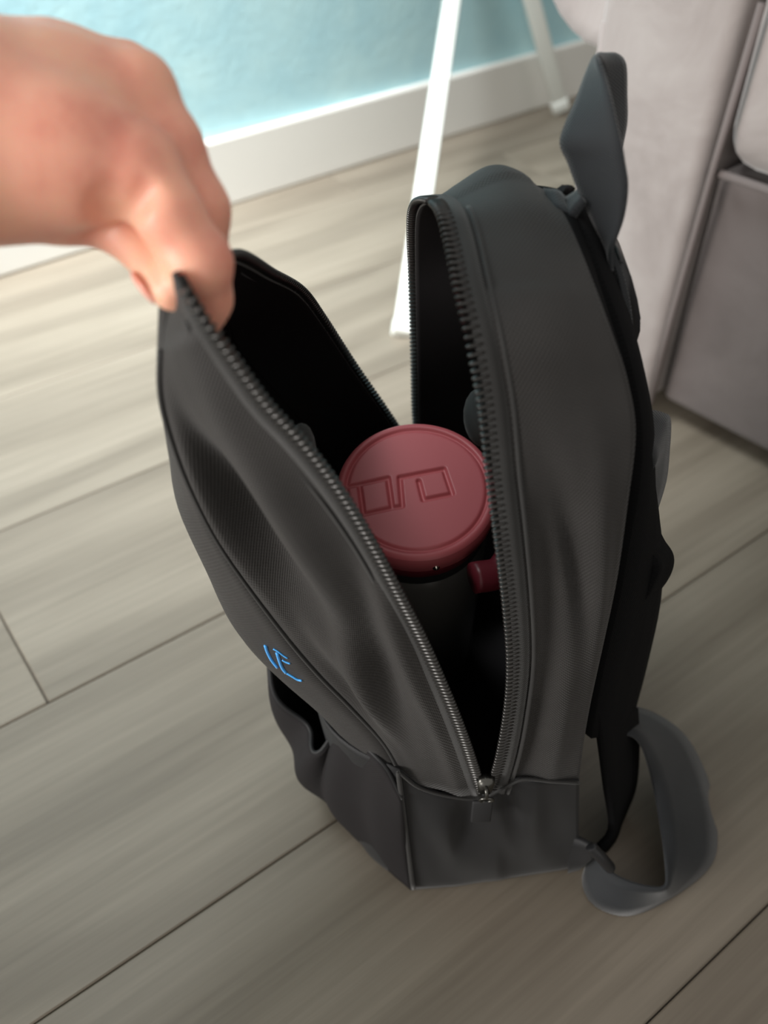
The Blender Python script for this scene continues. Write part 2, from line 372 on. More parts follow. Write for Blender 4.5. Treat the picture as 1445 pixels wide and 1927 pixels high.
def foldb(t, s):
    g = lambda c, wd, v: math.exp(-((v-c)/wd)**2)
    h = -0.0040*g(0.36-0.03*(t-4), 0.11, s)*g(4.2, 1.5, t)
    h -= 0.0055*g(0.60-0.12*(t-4.3), 0.10, s)*g(4.6, 1.1, t)
    h += 0.0030*g(0.82-0.05*(t-4), 0.10, s)*g(4.2, 1.6, t)
    h -= 0.0035*g(0.30, 0.12, s)*g(1.6, 1.2, t)
    h += 0.0030*g(0.62, 0.16, s)*g(1.6, 1.5, t)
    h += 0.0015*g(0.5, 0.3, s)*g(8.0, 2.5, t)
    return h
GB, NB = loft(ZB, QB, 0.002, foldb, 12*NS, -1.0)
for i in range(len(GB)):                                             # crest of the domed top
    t = i/NS; k = math.exp(-((t-13.0)/2.0)**2)
    for j, s in enumerate(SS): GB[i, j] += np.array([0, 0, 0.0085])*k*math.exp(-((s-0.62)/0.34)**2)*min(1.0, 6*(1-s))*min(1.0, 4*s)
sheet('back_gusset', GB, [M_FAB, M_LIN], pack, 0.0014, flip=True)
iT = 12*NS
bp_b = lambda t, s: (1-(2*s-1)**4)*0.007
GBP = panel(QB[:iT+1], QB[iT:][::-1], bp_b, np.array([1.0, 0, 0.05]))
sheet('back_panel', GBP, [M_PAD, M_LIN], pack, 0.003, flip=True)

# lower body under the seam
near_top = catmull([np.array(pt(x, y, y=d)) for x, y, d in [(751, 1450, .2365), (790, 1479, .2362), (850, 1496, .2363), (905, 1499, .2368), (945, 1480, .237), (985, 1463, .238), (1040, 1467, .2405), (1089, 1470, .2435)]], 6)
back_top = GBP[1]; front_top = GP[2] + OUT*0.002
farc = np.linspace(back_top[-1]+np.array([0, .003, 0]), front_top[-1]+np.array([0, .003, 0]), 20)
ringT = np.vstack([resample(near_top, 44), resample(back_top, 30)[1:], resample(farc, 22)[1:], resample(front_top[::-1], 34)[1:-1]])
nb = catmull([np.array(pt(x, y, z=0.0)) for x, y in [(780, 1680), (850, 1674), (920, 1664), (1000, 1652), (1089, 1638)]], 8)
fb = catmull([nb[0], (-0.016, 0.262, 0), (-0.032, 0.33, 0), (-0.018, 0.40, 0), (0.018, 0.43, 0)], 8)
bb = catmull([nb[-1], (0.124, 0.30, 0), (0.124, 0.38, 0), (0.113, 0.44, 0)], 8)
fa = np.linspace(bb[-1], fb[-1], 20)
ringB = np.vstack([resample(nb, 44), resample(bb, 30)[1:], resample(fa, 22)[1:], resample(fb[::-1], 34)[1:-1]])
cen = ringB.mean(0); LV = [(-1, 0.93, 0.0012), (0, 0.985, 0.0012), (0.05, 1, 0)] + [(v, 1, 0) for v in np.linspace(0.12, 1, 22)]
GBs = []
for v, sc, zz in LV:
    vv = max(v, 0); R = ringB+(ringT-ringB)*vv; R = R.copy()
    for i in range(len(R)):
        u = i/43.0
        d = 0.0
        if i < 44:
            g = lambda c, wd, q: math.exp(-((q-c)/wd)**2)
            d = 0.0035*g(0.5, 0.5, u)*4*vv*(1-vv)
            d -= 0.0042*g(0.42-0.22*(1-vv), 0.055, u)*g(0.75, 0.35, vv)   # creases fanning out from the slider
            d -= 0.0040*g(0.60+0.10*(1-vv), 0.05, u)*g(0.8, 0.35, vv)
            d += 0.0028*g(0.26, 0.07, u)*g(0.6, 0.4, vv) + 0.0030*g(0.74, 0.07, u)*g(0.78, 0.25, vv)
            d += 0.0022*g(0.50, 0.05, u)*g(0.3, 0.25, vv)
            d += 0.0010*math.sin(17*u+5*vv)*4*vv*(1-vv)
            d *= min(1, 8*u)*min(1, 8*(1-u))
        n = R[i]-cen; n[2] = 0; n /= np.linalg.norm(n)
        if i < 44: n = np.array([0.0, -1, 0])
        R[i] = cen*(1-sc)*np.array([1, 1, 0])+R[i]*np.array([sc, sc, 1]) + n*d if sc != 1 else R[i]+n*d
        R[i][2] = max(R[i][2], 0.0012)
        if vv == 0: R[i][2] = zz if v == -1 else 0.0012
        if v == 0.05: R[i][2] += 0.002
    GBs.append(R)
base = sheet('lower_body', GBs, [M_BASE, M_LIN], pack, 0.0016, close_j=True, flip=True)
bm = bmesh.new(); bm.from_mesh(base.data); bm.verts.ensure_lookup_table()
m_ = len(ringB); bm.faces.new([bm.verts[k] for k in range(m_)]); bmesh.ops.recalc_face_normals(bm, faces=bm.faces); bm.to_mesh(base.data); bm.free()
link('seam_cord', tube_mesh('seam_cord', near_top+np.array([0, -0.0012, 0]), 0.0009, 6), M_TAPE, pack)
edge_line = [GBs[k][0]+np.array([-0.0005, -0.0012, 0]) for k in range(2, len(GBs))]
link('corner_piping', tube_mesh('corner_piping', edge_line, 0.0013, 8), M_TAPE, pack)
link('panel_seam', tube_mesh('panel_seam', QN[2:54]+NF[2:54]*0.0006, 0.0010, 6), M_TAPE, pack)

# front pocket on the lower body
rim = [(500, 1236, .305), (528, 1302, .295), (556, 1356, .285), (584, 1392, .276), (611, 1410, .270), (622, 1376, .270), (640, 1378, .262), (680, 1405, .250), (722, 1440, .241), (757, 1502, .2335)]
bot = [(-0.043, 0.335, 0.004), (-0.043, 0.322, 0.004), (-0.040, 0.308, 0.004), (-0.036, 0.297, 0.004), (-0.030, 0.286, 0.004), (-0.026, 0.279, 0.004), (-0.019, 0.268, 0.004), (-0.006, 0.253, 0.004), (0.006, 0.242, 0.004), (0.0165, 0.2325, 0.004)]
RIM = catmull([np.array(pt(x, y, y=d)) for x, y, d in rim], 6); BOT = resample(catmull(bot, 6), len(RIM))
tailR = catmull([RIM[0], RIM[0]+np.array([0.004, 0.04, 0.004]), np.array([-0.045, 0.395, 0.13]), np.array([0.0, 0.432, 0.125])], 5)[::-1]
tailB = resample(catmull([BOT[0], (-0.040, 0.36, 0.004), (-0.022, 0.40, 0.004), (0.016, 0.431, 0.004)], 5), len(tailR))[::-1]
RIM2 = np.vstack([tailR[:-1], RIM]); BOT2 = np.vstack([tailB[:-1], BOT]); nR = len(RIM2)
PG = np.zeros((nR, 20, 3))
for i in range(nR):
    u = i/(nR-1)
    for j, s in enumerate(np.linspace(0, 1, 20)):
        p = RIM2[i]+(BOT2[i]-RIM2[i])*s
        b = 0.015*math.sin(math.pi*min(1, s*1.02))*math.sin(math.pi*u)**0.6
        f = (0.0045*math.sin(26*u+3*s)*math.exp(-s*1.2) - 0.006*math.exp(-((u-0.80-0.05*s)/0.055)**2)*(1-0.7*s) + 0.004*math.exp(-((u-0.90)/0.04)**2)*(1-s))*math.sin(math.pi*u)
        PG[i, j] = p+np.array([-0.85, -0.5, 0])*(b*0.8+f)
PG = np.concatenate([PG, (BOT2+np.array([0.018, 0.008, -0.001]))[:, None, :]], 1)
pocket = sheet('front_pocket', PG, [M_BASE, M_LIN], pack, 0.0013, flip=False)
link('pocket_hem', tube_mesh('pocket_hem', PG[:, 0], 0.0013, 8), M_BASE, pocket)

# blue embroidery, stitched on the front panel
from mathutils.bvhtree import BVHTree
pv = GP.reshape(-1, 3); nn, mmj = GP.shape[:2]
bvh = BVHTree.FromPolygons([tuple(v) for v in pv], [(i*mmj+j, i*mmj+j+1, (i+1)*mmj+j+1, (i+1)*mmj+j) for i in range(nn-1) for j in range(mmj-1)])
def on_panel(px, py):
    d = (pt(px, py, d=1.0)-EYE).normalized(); h = bvh.ray_cast(EYE, d)
    return None if h[0] is None else np.array(h[0]+(EYE-h[0]).normalized()*0.0007)
emb = None
for pts, r in [([(499, 1215), (503, 1227), (511, 1242), (522, 1256)], 0.0008), ([(514, 1221), (523, 1226), (532, 1233), (541, 1239)], 0.00045),
               ([(521, 1229), (526, 1245), (531, 1257), (538, 1266)], 0.0008), ([(531, 1242), (538, 1246), (546, 1249)], 0.0005),
               ([(538, 1266), (550, 1273), (560, 1279), (568, 1281)], 0.0006)]:
    C = [on_panel(*p) for p in catmull([(*p, 0) for p in pts], 4)[:, :2]]
    C = [c for c in C if c is not None]
    if len(C) > 2: link('embroidered_stroke', tube_mesh('embroidered_stroke', C, r, 8), M_THREAD, front_panel)

# ---- zip: tapes, piping, teeth, slider
def tooth_mesh():
    V, F = [], []; prof = [(-0.0016, 0.85), (0.0022, 1.0), (0.0034, 0.8), (0.0040, 0.35)]
    for x, sc in prof:
        for k in range(8):
            a = 2*math.pi*k/8; V.append((x, 0.00085*sc*math.cos(a), 0.0016*sc*math.sin(a)))
    for i in range(3):
        for k in range(8): F.append((i*8+k, i*8+(k+1) % 8, (i+1)*8+(k+1) % 8, (i+1)*8+k))
    F.append(tuple(range(8))[::-1]); F.append(tuple(24+k for k in range(8)))
    me = mesh_from('zipper_tooth', V, F); me.materials.append(M_TOOTH)
    for p in me.polygons: p.use_smooth = True
    return me
TOOTH = tooth_mesh()
def zip_side(Z, Q, N, G, near_end, tag):
    # tape lies on the cloth next to the edge; cord line where it is stitched
    i0, i1 = 1, len(Z)-1
    e = (Q-Z)/np.linalg.norm(Q-Z, axis=1)[:, None]
    wd = np.array([0.0065 if np.linalg.norm(Q[i]-Z[i]) > 0.02 else 0.003 for i in range(len(Z))])[:, None]
    Ns = N
    TG = np.stack([Z-e*0.0008+Ns*0.0010, Z+e*wd*0.5+Ns*0.0016, Z+e*wd+Ns*0.0012], 1)
    tape = sheet('zipper_tape', TG, M_TAPE, pack, 0.0008, 0)
    link('stitched_cord', tube_mesh('stitched_cord', (Z+e*(wd+0.0022)+Ns*0.0012)[:near_end-4], 0.0010, 6), M_TAPE, tape)
    S = np.r_[0, np.cumsum(np.linalg.norm(np.diff(Z, axis=0), axis=1))]
    rest = bmesh.new(); q = 0.006
    while q < S[-1]-0.002:
        p = np.array([np.interp(q, S, Z[:, k]) for k in range(3)]); ii = min(len(Z)-2, max(1, int(np.searchsorted(S, q))))
        T = Z[ii+1]-Z[ii-1]; T /= np.linalg.norm(T)
        P = -e[ii]; P = P-T*(P @ T); P /= np.linalg.norm(P); Nn = np.cross(P, T)
        M = frame(P, T, Nn, p+Ns[ii]*0.0008)
        if abs(q-S[near_end]) < 0.004: q += 0.0027; continue
        if q <= S[near_end]:
            o = bpy.data.objects.new('zipper_tooth', TOOTH); COL.objects.link(o); o.matrix_world = M
            o.parent = tape
        else:
            b2 = bmesh.new(); b2.from_mesh(TOOTH); b2.transform(M); tmp = bpy.data.meshes.new('tmp'); b2.to_mesh(tmp); b2.free(); rest.from_mesh(tmp); bpy.data.meshes.remove(tmp)
        q += 0.0027
    o = bm_obj('far_zipper_teeth', rest, M_TOOTH, tape); o['kind'] = 'stuff'
zip_side(ZF, QF, NF, GF, NEAR, 'front')
zip_side(ZB, QB, NB, GB, 12*NS, 'back')

slp = np.array(pt(913, 1478, y=0.2335))
X, Y, Zz = Vector((1, 0, 0)), Vector((0, 0.55, -0.83)).normalized(), Vector((0, -0.83, -0.55)).normalized()
X, Zup = Vector((1, 0, 0.05)).normalized(), Vector((0, 0.10, 1)).normalized(); Yn = Zup.cross(X)
slider = empty('zipper_slider', slp); put_under(slider, pack); slider.location = slp - np.array(pack.location); slider.matrix_parent_inverse = Matrix()
bm = bmesh.new()
V = [(-0.0045, 0.0045), (-0.0015, 0.0062), (0.0015, 0.0062), (0.0045, 0.0045), (0.0032, -0.0045), (-0.0032, -0.0045)]
for y in (-0.0028, 0.0028): pass
vb = [bm.verts.new(frame(X, Yn, Zup, slp) @ Vector((a, -0.0026, b))) for a, b in V]; vt = [bm.verts.new(frame(X, Yn, Zup, slp) @ Vector((a*1.1, 0.0026, b*1.1))) for a, b in V]
bm.faces.new(vb); bm.faces.new(vt[::-1])
for k in range(6): bm.faces.new((vb[k], vb[(k+1) % 6], vt[(k+1) % 6], vt[k]))
bmesh.ops.bevel(bm, geom=bm.edges[:], offset=0.0008, segments=2, affect='EDGES')
bm_obj('slider_body', bm, M_METAL, slider)
a0 = slp+np.array([0, -0.0028, 0.003]); arch = [a0, a0+np.array([0, -0.0022, -0.0005]), a0+np.array([0.0002, -0.0034, -0.003]), a0+np.array([0.0003, -0.0024, -0.006]), a0+np.array([0.0003, 0, -0.0072])]
link('slider_bridge', tube_mesh('slider_bridge', catmull(arch, 5), 0.0010, 8), M_METAL, slider)
ring = [slp+np.array([0.0034*math.cos(a)+0.0005, -0.0052-0.0008*math.sin(a), -0.0052+0.0030*math.sin(a)]) for a in np.linspace(0, 2*math.pi, 25)]
link('pull_ring', tube_mesh('pull_ring', ring, 0.0008, 8), M_METAL, slider)
bm = bmesh.new(); bm_box(bm, (0.0105, 0.0022, 0.0175), frame(X, Yn, Zup, slp+np.array([-0.001, -0.0052, -0.0162])), 0.0009)
bm_obj('pull_tab', bm, M_RUB, slider)

# ---- handle loop, shoulder straps, buckles
hl_L = [(1143, 520, .300), (1141, 472, .302), (1118, 420, .306), (1090, 360, .31), (1070, 305, .314), (1055, 270, .316), (1066, 232, .32), (1085, 190, .325), (1104, 140, .333), (1121, 106, .342), (1140, 103, .350), (1160, 104, .352), (1175, 122, .352), (1177, 180, .350), (1177, 230, .348), (1168, 280, .346), (1150, 400, .342), (1130, 500, .335)]
hl_R = [(1151, 510, .296), (1151, 468, .296), (1172, 410, .296), (1180, 352, .297), (1174, 305, .299), (1168, 268, .301), (1158, 225, .305), (1149, 185, .31), (1138, 145, .318), (1125, 109, .326), (1128, 113, .333), (1131, 122, .338), (1134, 150, .341), (1138, 190, .341), (1140, 235, .338), (1136, 280, .335), (1120, 400, .33), (1105, 500, .325)]
ribbon('carry_handle', [np.array(pt(x, y, y=d)) for x, y, d in hl_L], [np.array(pt(x, y, y=d)) for x, y, d in hl_R], M_WEB, pack, 0.0017, 6, 7)
def rib_px(name, L, R, m, thick, parent=pack, n=6, k=5, bulge=0.0):
    return ribbon(name, [np.array(pt(x, y, **{a: v})) for x, y, a, v in L], [np.array(pt(x, y, **{a: v})) for x, y, a, v in R], m, parent, thick, n, k, bulge)
# short webbing tab beside the handle
rib_px('handle_anchor', [(1025, 358, 'y', .325), (1045, 362, 'y', .32), (1062, 376, 'y', .318), (1080, 368, 'y', .316), (1094, 358, 'y', .314)], [(1040, 392, 'y', .312), (1056, 398, 'y', .308), (1074, 410, 'y', .305), (1088, 392, 'y', .304), (1098, 380, 'y', .304)], M_WEB, 0.003)
# padded shoulder strap along the back, near side
strap = rib_px('shoulder_strap', [(1050, 395, 'y', .315), (1085, 450, 'y', .30), (1112, 530, 'y', .288), (1145, 620, 'y', .278), (1168, 700, 'y', .272), (1186, 800, 'y', .268), (1185, 900, 'y', .266), (1170, 1000, 'y', .266), (1150, 1120, 'y', .265), (1120, 1260, 'y', .263), (1100, 1380, 'y', .262)],
               [(1085, 385, 'y', .345), (1108, 440, 'y', .335), (1130, 520, 'y', .325), (1150, 610, 'y', .315), (1170, 700, 'y', .30), (1190, 790, 'y', .30), (1200, 890, 'y', .30), (1226, 1000, 'y', .305), (1228, 1120, 'y', .31), (1205, 1240, 'y', .31), (1180, 1340, 'y', .31)], M_PAD, 0.009, bulge=0.004)
# loop of spare webbing standing off the strap
rib_px('webbing_loop', [(1182, 775, 'y', .29), (1215, 772, 'y', .292), (1245, 778, 'y', .295), (1258, 790, 'y', .297), (1256, 850, 'y', .298), (1250, 905, 'y', .30), (1232, 965, 'y', .302), (1222, 1000, 'y', .303)],
       [(1184, 838, 'y', .272), (1205, 845, 'y', .273), (1222, 856, 'y', .274), (1228, 872, 'y', .275), (1222, 886, 'y', .276), (1208, 905, 'y', .277), (1200, 940, 'y', .28), (1196, 1000, 'y', .28)], M_WEB, 0.002)
rib_px('strap_fold', [(1200, 960, 'y', .295), (1222, 985, 'y', .297), (1240, 1020, 'y', .30), (1257, 1048, 'y', .302), (1250, 1080, 'y', .302), (1225, 1115, 'y', .303)],
       [(1185, 1000, 'y', .275), (1200, 1020, 'y', .277), (1215, 1045, 'y', .28), (1228, 1065, 'y', .28), (1220, 1090, 'y', .28), (1200, 1130, 'y', .28)], M_PAD, 0.006)
# plastic ladder buckle high on the strap
def buckle(name, c, ax, up, w_, h_, t_, m):
    x = Vector(ax).normalized(); u = Vector(up); u = (u-x*u.dot(x)).normalized(); y = u.cross(x)
    root = None; bm = bmesh.new()
    for e in (-0.5, 0.0, 0.5): bm_box(bm, (w_, t_, h_*0.16), frame(x, y, u, Vector(c)+u*(e*h_*0.84)), t_*0.3)
    for e in (-0.5, 0.5): bm_box(bm, (w_*0.14, t_, h_), frame(x, y, u, Vector(c)+x*(e*w_*0.86)), t_*0.3)
    return bm_obj(name, bm, m, pack)
P1, P2 = pt(1172, 500, y=.315), pt(1192, 655, y=.315)
vdir = (P2-P1).normalized()
bm = bmesh.new()
prof = [(1163, 488), (1178, 498), (1188, 520), (1200, 565), (1207, 605), (1201, 622), (1198, 660), (1182, 658), (1180, 640), (1172, 600), (1160, 540)]
va = [bm.verts.new(pt(x, y, y=.302)) for x, y in prof]; vb = [bm.verts.new(pt(x, y, y=.302)+Vector((0.001, 0.026, 0))) for x, y in prof]
bm.faces.new(va); bm.faces.new(vb[::-1])
for k in range(len(prof)): bm.faces.new((va[k], va[(k+1) % len(prof)], vb[(k+1) % len(prof)], vb[k]))
bmesh.ops.bevel(bm, geom=[e for e in bm.edges], offset=0.0008, segments=2, affect='EDGES')
bk = bm_obj('strap_buckle', bm, M_PLASTIC, pack)
rib_px('buckle_webbing', [(1146, 478, 'y', .30), (1160, 520, 'y', .298), (1170, 570, 'y', .297), (1178, 625, 'y', .296)], [(1156, 474, 'y', .30), (1172, 520, 'y', .299), (1184, 572, 'y', .298), (1190, 630, 'y', .297)], M_WEB, 0.002)
# lower webbing strap: loops out over the floor and back to the base
rib_px('lower_strap', [(1150, 1380, 'y', .285), (1200, 1392, 'y', .285), (1228, 1470, 'y', .28), (1246, 1570, 'z', .030), (1254, 1640, 'z', .028), (1250, 1669, 'z', .027), (1215, 1668, 'z', .027), (1175, 1655, 'z', .027), (1150, 1640, 'z', .027), (1132, 1612, 'z', .030), (1118, 1596, 'z', .034)],
       [(1160, 1322, 'y', .318), (1235, 1345, 'y', .318), (1296, 1395, 'y', .315), (1338, 1490, 'y', .30), (1348, 1585, 'z', .001), (1328, 1638, 'z', .001), (1255, 1692, 'z', .001), (1180, 1722, 'z', .001), (1118, 1702, 'z', .001), (1097, 1660, 'z', .003), (1106, 1622, 'z', .012)], M_WEB, 0.0018)
rib_px('lower_padding', [(1118, 1320, 'y', .262), (1130, 1400, 'y', .262), (1140, 1480, 'y', .258), (1150, 1560, 'y', .255), (1120, 1600, 'y', .25)], [(1195, 1330, 'y', .30), (1198, 1400, 'y', .30), (1192, 1480, 'y', .29), (1168, 1545, 'y', .28), (1160, 1600, 'y', .27)], M_PAD, 0.004)
# triangular tab and bar at the base corner
tabp = [pt(1080, 1575, y=.2455), pt(1112, 1580, y=.243), pt(1120, 1612, y=.240), pt(1078, 1638, y=.2445)]
rib_px('strap_tab', [(1072, 1572, 'y', .247), (1095, 1580, 'y', .243), (1118, 1592, 'y', .238)], [(1070, 1640, 'y', .244), (1095, 1632, 'y', .240), (1116, 1615, 'y', .236)], M_BASE, 0.003)
c0, c1 = pt(1112, 1592, y=.236), pt(1148, 1632, y=.232)
link('adjuster_bar', tube_mesh('adjuster_bar', catmull([c0, c0+(c1-c0)*0.08+Vector((0, -.0004, 0)), c0+(c1-c0)*0.5+Vector((0, -.001, .001)), c0+(c1-c0)*0.92+Vector((0, -.0004, 0)), c1], 5), [0.0012]+[0.0034]*19+[0.0012], 12), M_PLASTIC, pack)

# grey inner folds of the lining
def blob(name, c, r, m, parent):
    bm = bmesh.new(); bmesh.ops.create_uvsphere(bm, u_segments=20, v_segments=12, radius=1.0)
    bmesh.ops.transform(bm, matrix=Matrix.Translation(c) @ Matrix.Diagonal((*r, 1)), verts=bm.verts)
    return bm_obj(name, bm, m, parent)

M_FOLD = fabric('grey_lining', (0.024, 0.022, 0.021), 0.001, 0.1, 0.8, 0.1, 0.15, 0.2)
blob('lining_fold', pt(566, 862, y=.262), (0.006, 0.017, 0.011), M_FOLD, pack)
blob('lining_fold', pt(905, 785, y=.285), (0.007, 0.016, 0.0085), M_FOLD, pack)

# ------------------------------------------------------------------ drink bottle with red lid
LC = Vector(pt(784, 918, d=0.436)); tilt = math.radians(18)
AX = Vector((-0.03, -math.sin(tilt), math.cos(tilt))).normalized()
BX = Vector((1, 0.0, 0.0)); BX = (BX-AX*BX.dot(AX)).normalized(); BY = AX.cross(BX)
BL = (LC.z-0.020)/0.951
foot = LC - AX*BL
bottle = empty('drink_bottle', foot, 'drink bottle with round dusty red lid inside the open backpack', 'bottle')
def lathe(name, prof, m, parent, seg=48, caps=True):
    V, F = [], []; n = len(prof)
    for (r, h) in prof:
        for k in range(seg):
            a = 2*math.pi*k/seg; p = LC+AX*h+BX*(r*math.cos(a))+BY*(r*math.sin(a)); V.append(p)
    for i in range(n-1):
        for k in range(seg): F.append((i*seg+k, i*seg+(k+1) % seg, (i+1)*seg+(k+1) % seg, (i+1)*seg+k))
    if caps: F.append(tuple(range(seg))[::-1]); F.append(tuple((n-1)*seg+k for k in range(seg)))
    me = mesh_from(name, V, F); bm = bmesh.new(); bm.from_mesh(me); bmesh.ops.recalc_face_normals(bm, faces=bm.faces); bm.to_mesh(me); bm.free()
    return link(name, me, m, parent)
RL = 0.0398
def seg_d(X_, Y_, a, b):
    a, b = np.array(a), np.array(b); d = b-a; t = np.clip(((X_-a[0])*d[0]+(Y_-a[1])*d[1])/(d @ d), 0, 1)
    return np.hypot(X_-a[0]-t*d[0], Y_-a[1]-t*d[1])
def to_lid(px, py):
    r = (pt(px, py, d=1.0)-EYE); t = (LC-EYE).dot(AX)/r.dot(AX); p = EYE+r*t-LC; return (p.dot(BX), p.dot(BY))
emb_l = [[(655, 915), (676, 911), (684, 967)], [(676, 911), (730, 899), (738, 955), (684, 967)], [(738, 955), (757, 952), (752, 898), (835, 882), (851, 929), (797, 940), (788, 905)]]
yy, xx = np.mgrid[-1:1:161j, -1:1:161j]
# disc mapped grid
gx, gy = xx*np.sqrt(1-yy**2/2)*RL, yy*np.sqrt(1-xx**2/2)*RL; rr = np.hypot(gx, gy)
H = np.zeros_like(gx)
H -= 0.0014*np.exp(-((rr-0.0350)/0.0010)**2)
H -= 0.0016*np.clip((rr-0.0372)/(RL-0.0372), 0, 1)**2
for line in emb_l:
    q = [to_lid(*p) for p in line]
    for a, b in zip(q[:-1], q[1:]): H = np.minimum(H, -0.0017*np.exp(-(seg_d(gx, gy, a, b)/0.00085)**4)+0*H) if False else H-0
    D = np.min([seg_d(gx, gy, a, b) for a, b in zip(q[:-1], q[1:])], axis=0)
    H = np.minimum(H, -0.0018*np.exp(-(D/0.0011)**4))
LG = np.array(LC)[None, None]+gx[..., None]*np.array(BX)+gy[..., None]*np.array(BY)+H[..., None]*np.array(AX)
lid = sheet('lid', LG, M_RED, bottle, 0, flip=True)
lathe('lid_rim', [(RL-0.0004, -0.0015), (RL+0.0006, -0.0030), (RL+0.0006, -0.012), (RL-0.001, -0.0135), (RL-0.004, -0.014)], M_RED, lid, 64, False)
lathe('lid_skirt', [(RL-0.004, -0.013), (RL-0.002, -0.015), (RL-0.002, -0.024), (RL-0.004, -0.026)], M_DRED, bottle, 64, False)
lathe('neck_band', [(RL-0.0035, -0.024), (RL-0.003, -0.034), (RL-0.006, -0.036)], M_RUB, bottle, 64, False)
lathe('bottle_body', [(RL-0.006, -0.034), (RL-0.002, -0.042), (RL-0.002, -BL+0.012), (RL-0.006, -BL+0.002), (0.004, -BL+0.001)], M_SMOKE, bottle, 64)
bpos = Vector(pt(820, 1066, d=0.4255)); blob('lock_pin', bpos, (0.002, 0.002, 0.002), M_STEEL, bottle)
# carry loop sticking out at the right of the lid
lp = [np.array(pt(x, y, d=z)) for x, y, z in [(960, 830, .455), (975, 900, .44), (975, 1000, .43), (945, 1072, .423), (890, 1088, .419)]]
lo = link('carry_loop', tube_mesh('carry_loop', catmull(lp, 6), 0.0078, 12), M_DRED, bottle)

# ------------------------------------------------------------------ hand (left hand entering from the left)
S_ = 0.24
def hp(px, py, d): return np.array(pt(px, py, d=d))
CM = 0.01
caps = []   # (a, b, ra, rb, k)
def chain(P, R, k):
    for a, b, ra, rb in zip(P[:-1], P[1:], R[:-1], R[1:]): caps.append((a, b, ra*CM, rb*CM, k))
# forearm, wrist, palm
chain([hp(-760, 330, .205), hp(-330, 262, .228), hp(-60, 236, .240)], [3.6, 3.15, 2.75], .012)
chain([hp(-330, 240, .25), hp(-40, 215, .262)], [2.9, 2.5], .012)
chain([hp(-60, 255, .236), hp(130, 288, .236), hp(256, 318, .236)], [2.6, 1.78, 1.16], .010)
chain([hp(-60, 215, .25), hp(120, 185, .246), hp(258, 172, .248)], [2.4, 1.55, 1.05], .010)
chain([hp(-60, 200, .262), hp(110, 160, .262), hp(235, 150, .268)], [2.2, 1.5, 1.02], .010)
chain([hp(-60, 215, .275), hp(90, 190, .28), hp(200, 170, .287)], [2.0, 1.4, 0.95], .010)
# fingers
chain([hp(256, 318, .236), hp(316, 400, .2365), hp(374, 494, .242), hp(385, 562, .252), hp(372, 615, .256)], [1.16, 0.88, 0.88, 0.74, 0.62], .004)
chain([hp(258, 172, .248), hp(318, 275, .250), hp(370, 395, .256), hp(380, 500, .263), hp(372, 580, .268)], [1.05, 0.92, 0.92, 0.78, 0.64], .004)
chain([hp(235, 150, .268), hp(300, 270, .272), hp(345, 385, .277), hp(352, 480, .282), hp(345, 560, .285)], [1.02, 0.88, 0.88, 0.74, 0.6], .004)
chain([hp(200, 170, .287), hp(255, 280, .290), hp(290, 370, .293), hp(300, 440, .297), hp(298, 500, .30)], [0.95, 0.76, 0.74, 0.64, 0.52], .004)
# thumb and web
chain([hp(-20, 330, .240), hp(110, 375, .250)], [1.9, 1.25], .006)
chain([hp(110, 375, .250), hp(205, 408, .256), hp(276, 464, .253), hp(322, 545, .246)], [1.25, 0.92, 0.80, 0.60], .0022)
lo_ = np.min([np.minimum(a-ra, b-rb) for a, b, ra, rb, k in caps], 0)-0.006; hi_ = np.max([np.maximum(a+ra, b+rb) for a, b, ra, rb, k in caps], 0)+0.006
H_ = 0.00135
dims = np.ceil((hi_-lo_)/H_).astype(int)
ax_ = [lo_[k]+H_*np.arange(dims[k]) for k in range(3)]
F_ = np.full(dims, 1.0, np.float32)
for a, b, ra, rb, k in caps:
    pad = 0.02
    l0 = np.maximum(((np.minimum(a-ra, b-rb)-pad-lo_)/H_).astype(int), 0); l1 = np.minimum(((np.maximum(a+ra, b+rb)+pad-lo_)/H_).astype(int)+1, dims)
    gx_, gy_, gz_ = np.meshgrid(*[ax_[q][l0[q]:l1[q]].astype(np.float32) for q in range(3)], indexing='ij', sparse=True)
    d = b-a; L2 = d @ d
    t = np.clip(((gx_-a[0])*d[0]+(gy_-a[1])*d[1]+(gz_-a[2])*d[2])/L2, 0, 1)
    dist = np.sqrt((gx_-a[0]-t*d[0])**2+(gy_-a[1]-t*d[1])**2+(gz_-a[2]-t*d[2])**2)-(ra+(rb-ra)*t)
    sub = F_[l0[0]:l1[0], l0[1]:l1[1], l0[2]:l1[2]]
    h = np.clip(0.5+0.5*(sub-dist)/k, 0, 1)
    F_[l0[0]:l1[0], l0[1]:l1[1], l0[2]:l1[2]] = np.where(sub > 0.9, dist, sub*(1-h)+dist*h-k*h*(1-h))
# skin creases where thumb web folds, and knuckle lines
for pts_, dep, wd in [([(182, 376, .2265), (188, 398, .230), (194, 412, .233)], .0026, .0012), ([(214, 358, .2245), (212, 384, .2275), (218, 406, .2325)], .0034, .0013), ([(272, 362, .2265), (258, 382, .2285), (244, 404, .2325)], .0034, .0013)]:
    for a, b in zip(pts_[:-1], pts_[1:]):
        a, b = hp(*a), hp(*b); mid = (a+b)/2; l0 = ((mid-lo_-0.012)/H_).astype(int); l1 = l0+int(0.024/H_)
        gx_, gy_, gz_ = np.meshgrid(*[ax_[q][l0[q]:l1[q]] for q in range(3)], indexing='ij', sparse=True); d = b-a
        t = np.clip(((gx_-a[0])*d[0]+(gy_-a[1])*d[1]+(gz_-a[2])*d[2])/(d @ d), 0, 1)
        dd = (gx_-a[0]-t*d[0])**2+(gy_-a[1]-t*d[1])**2+(gz_-a[2]-t*d[2])**2
        F_[l0[0]:l1[0], l0[1]:l1[1], l0[2]:l1[2]] += dep*np.exp(-dd/(2*wd)**2)
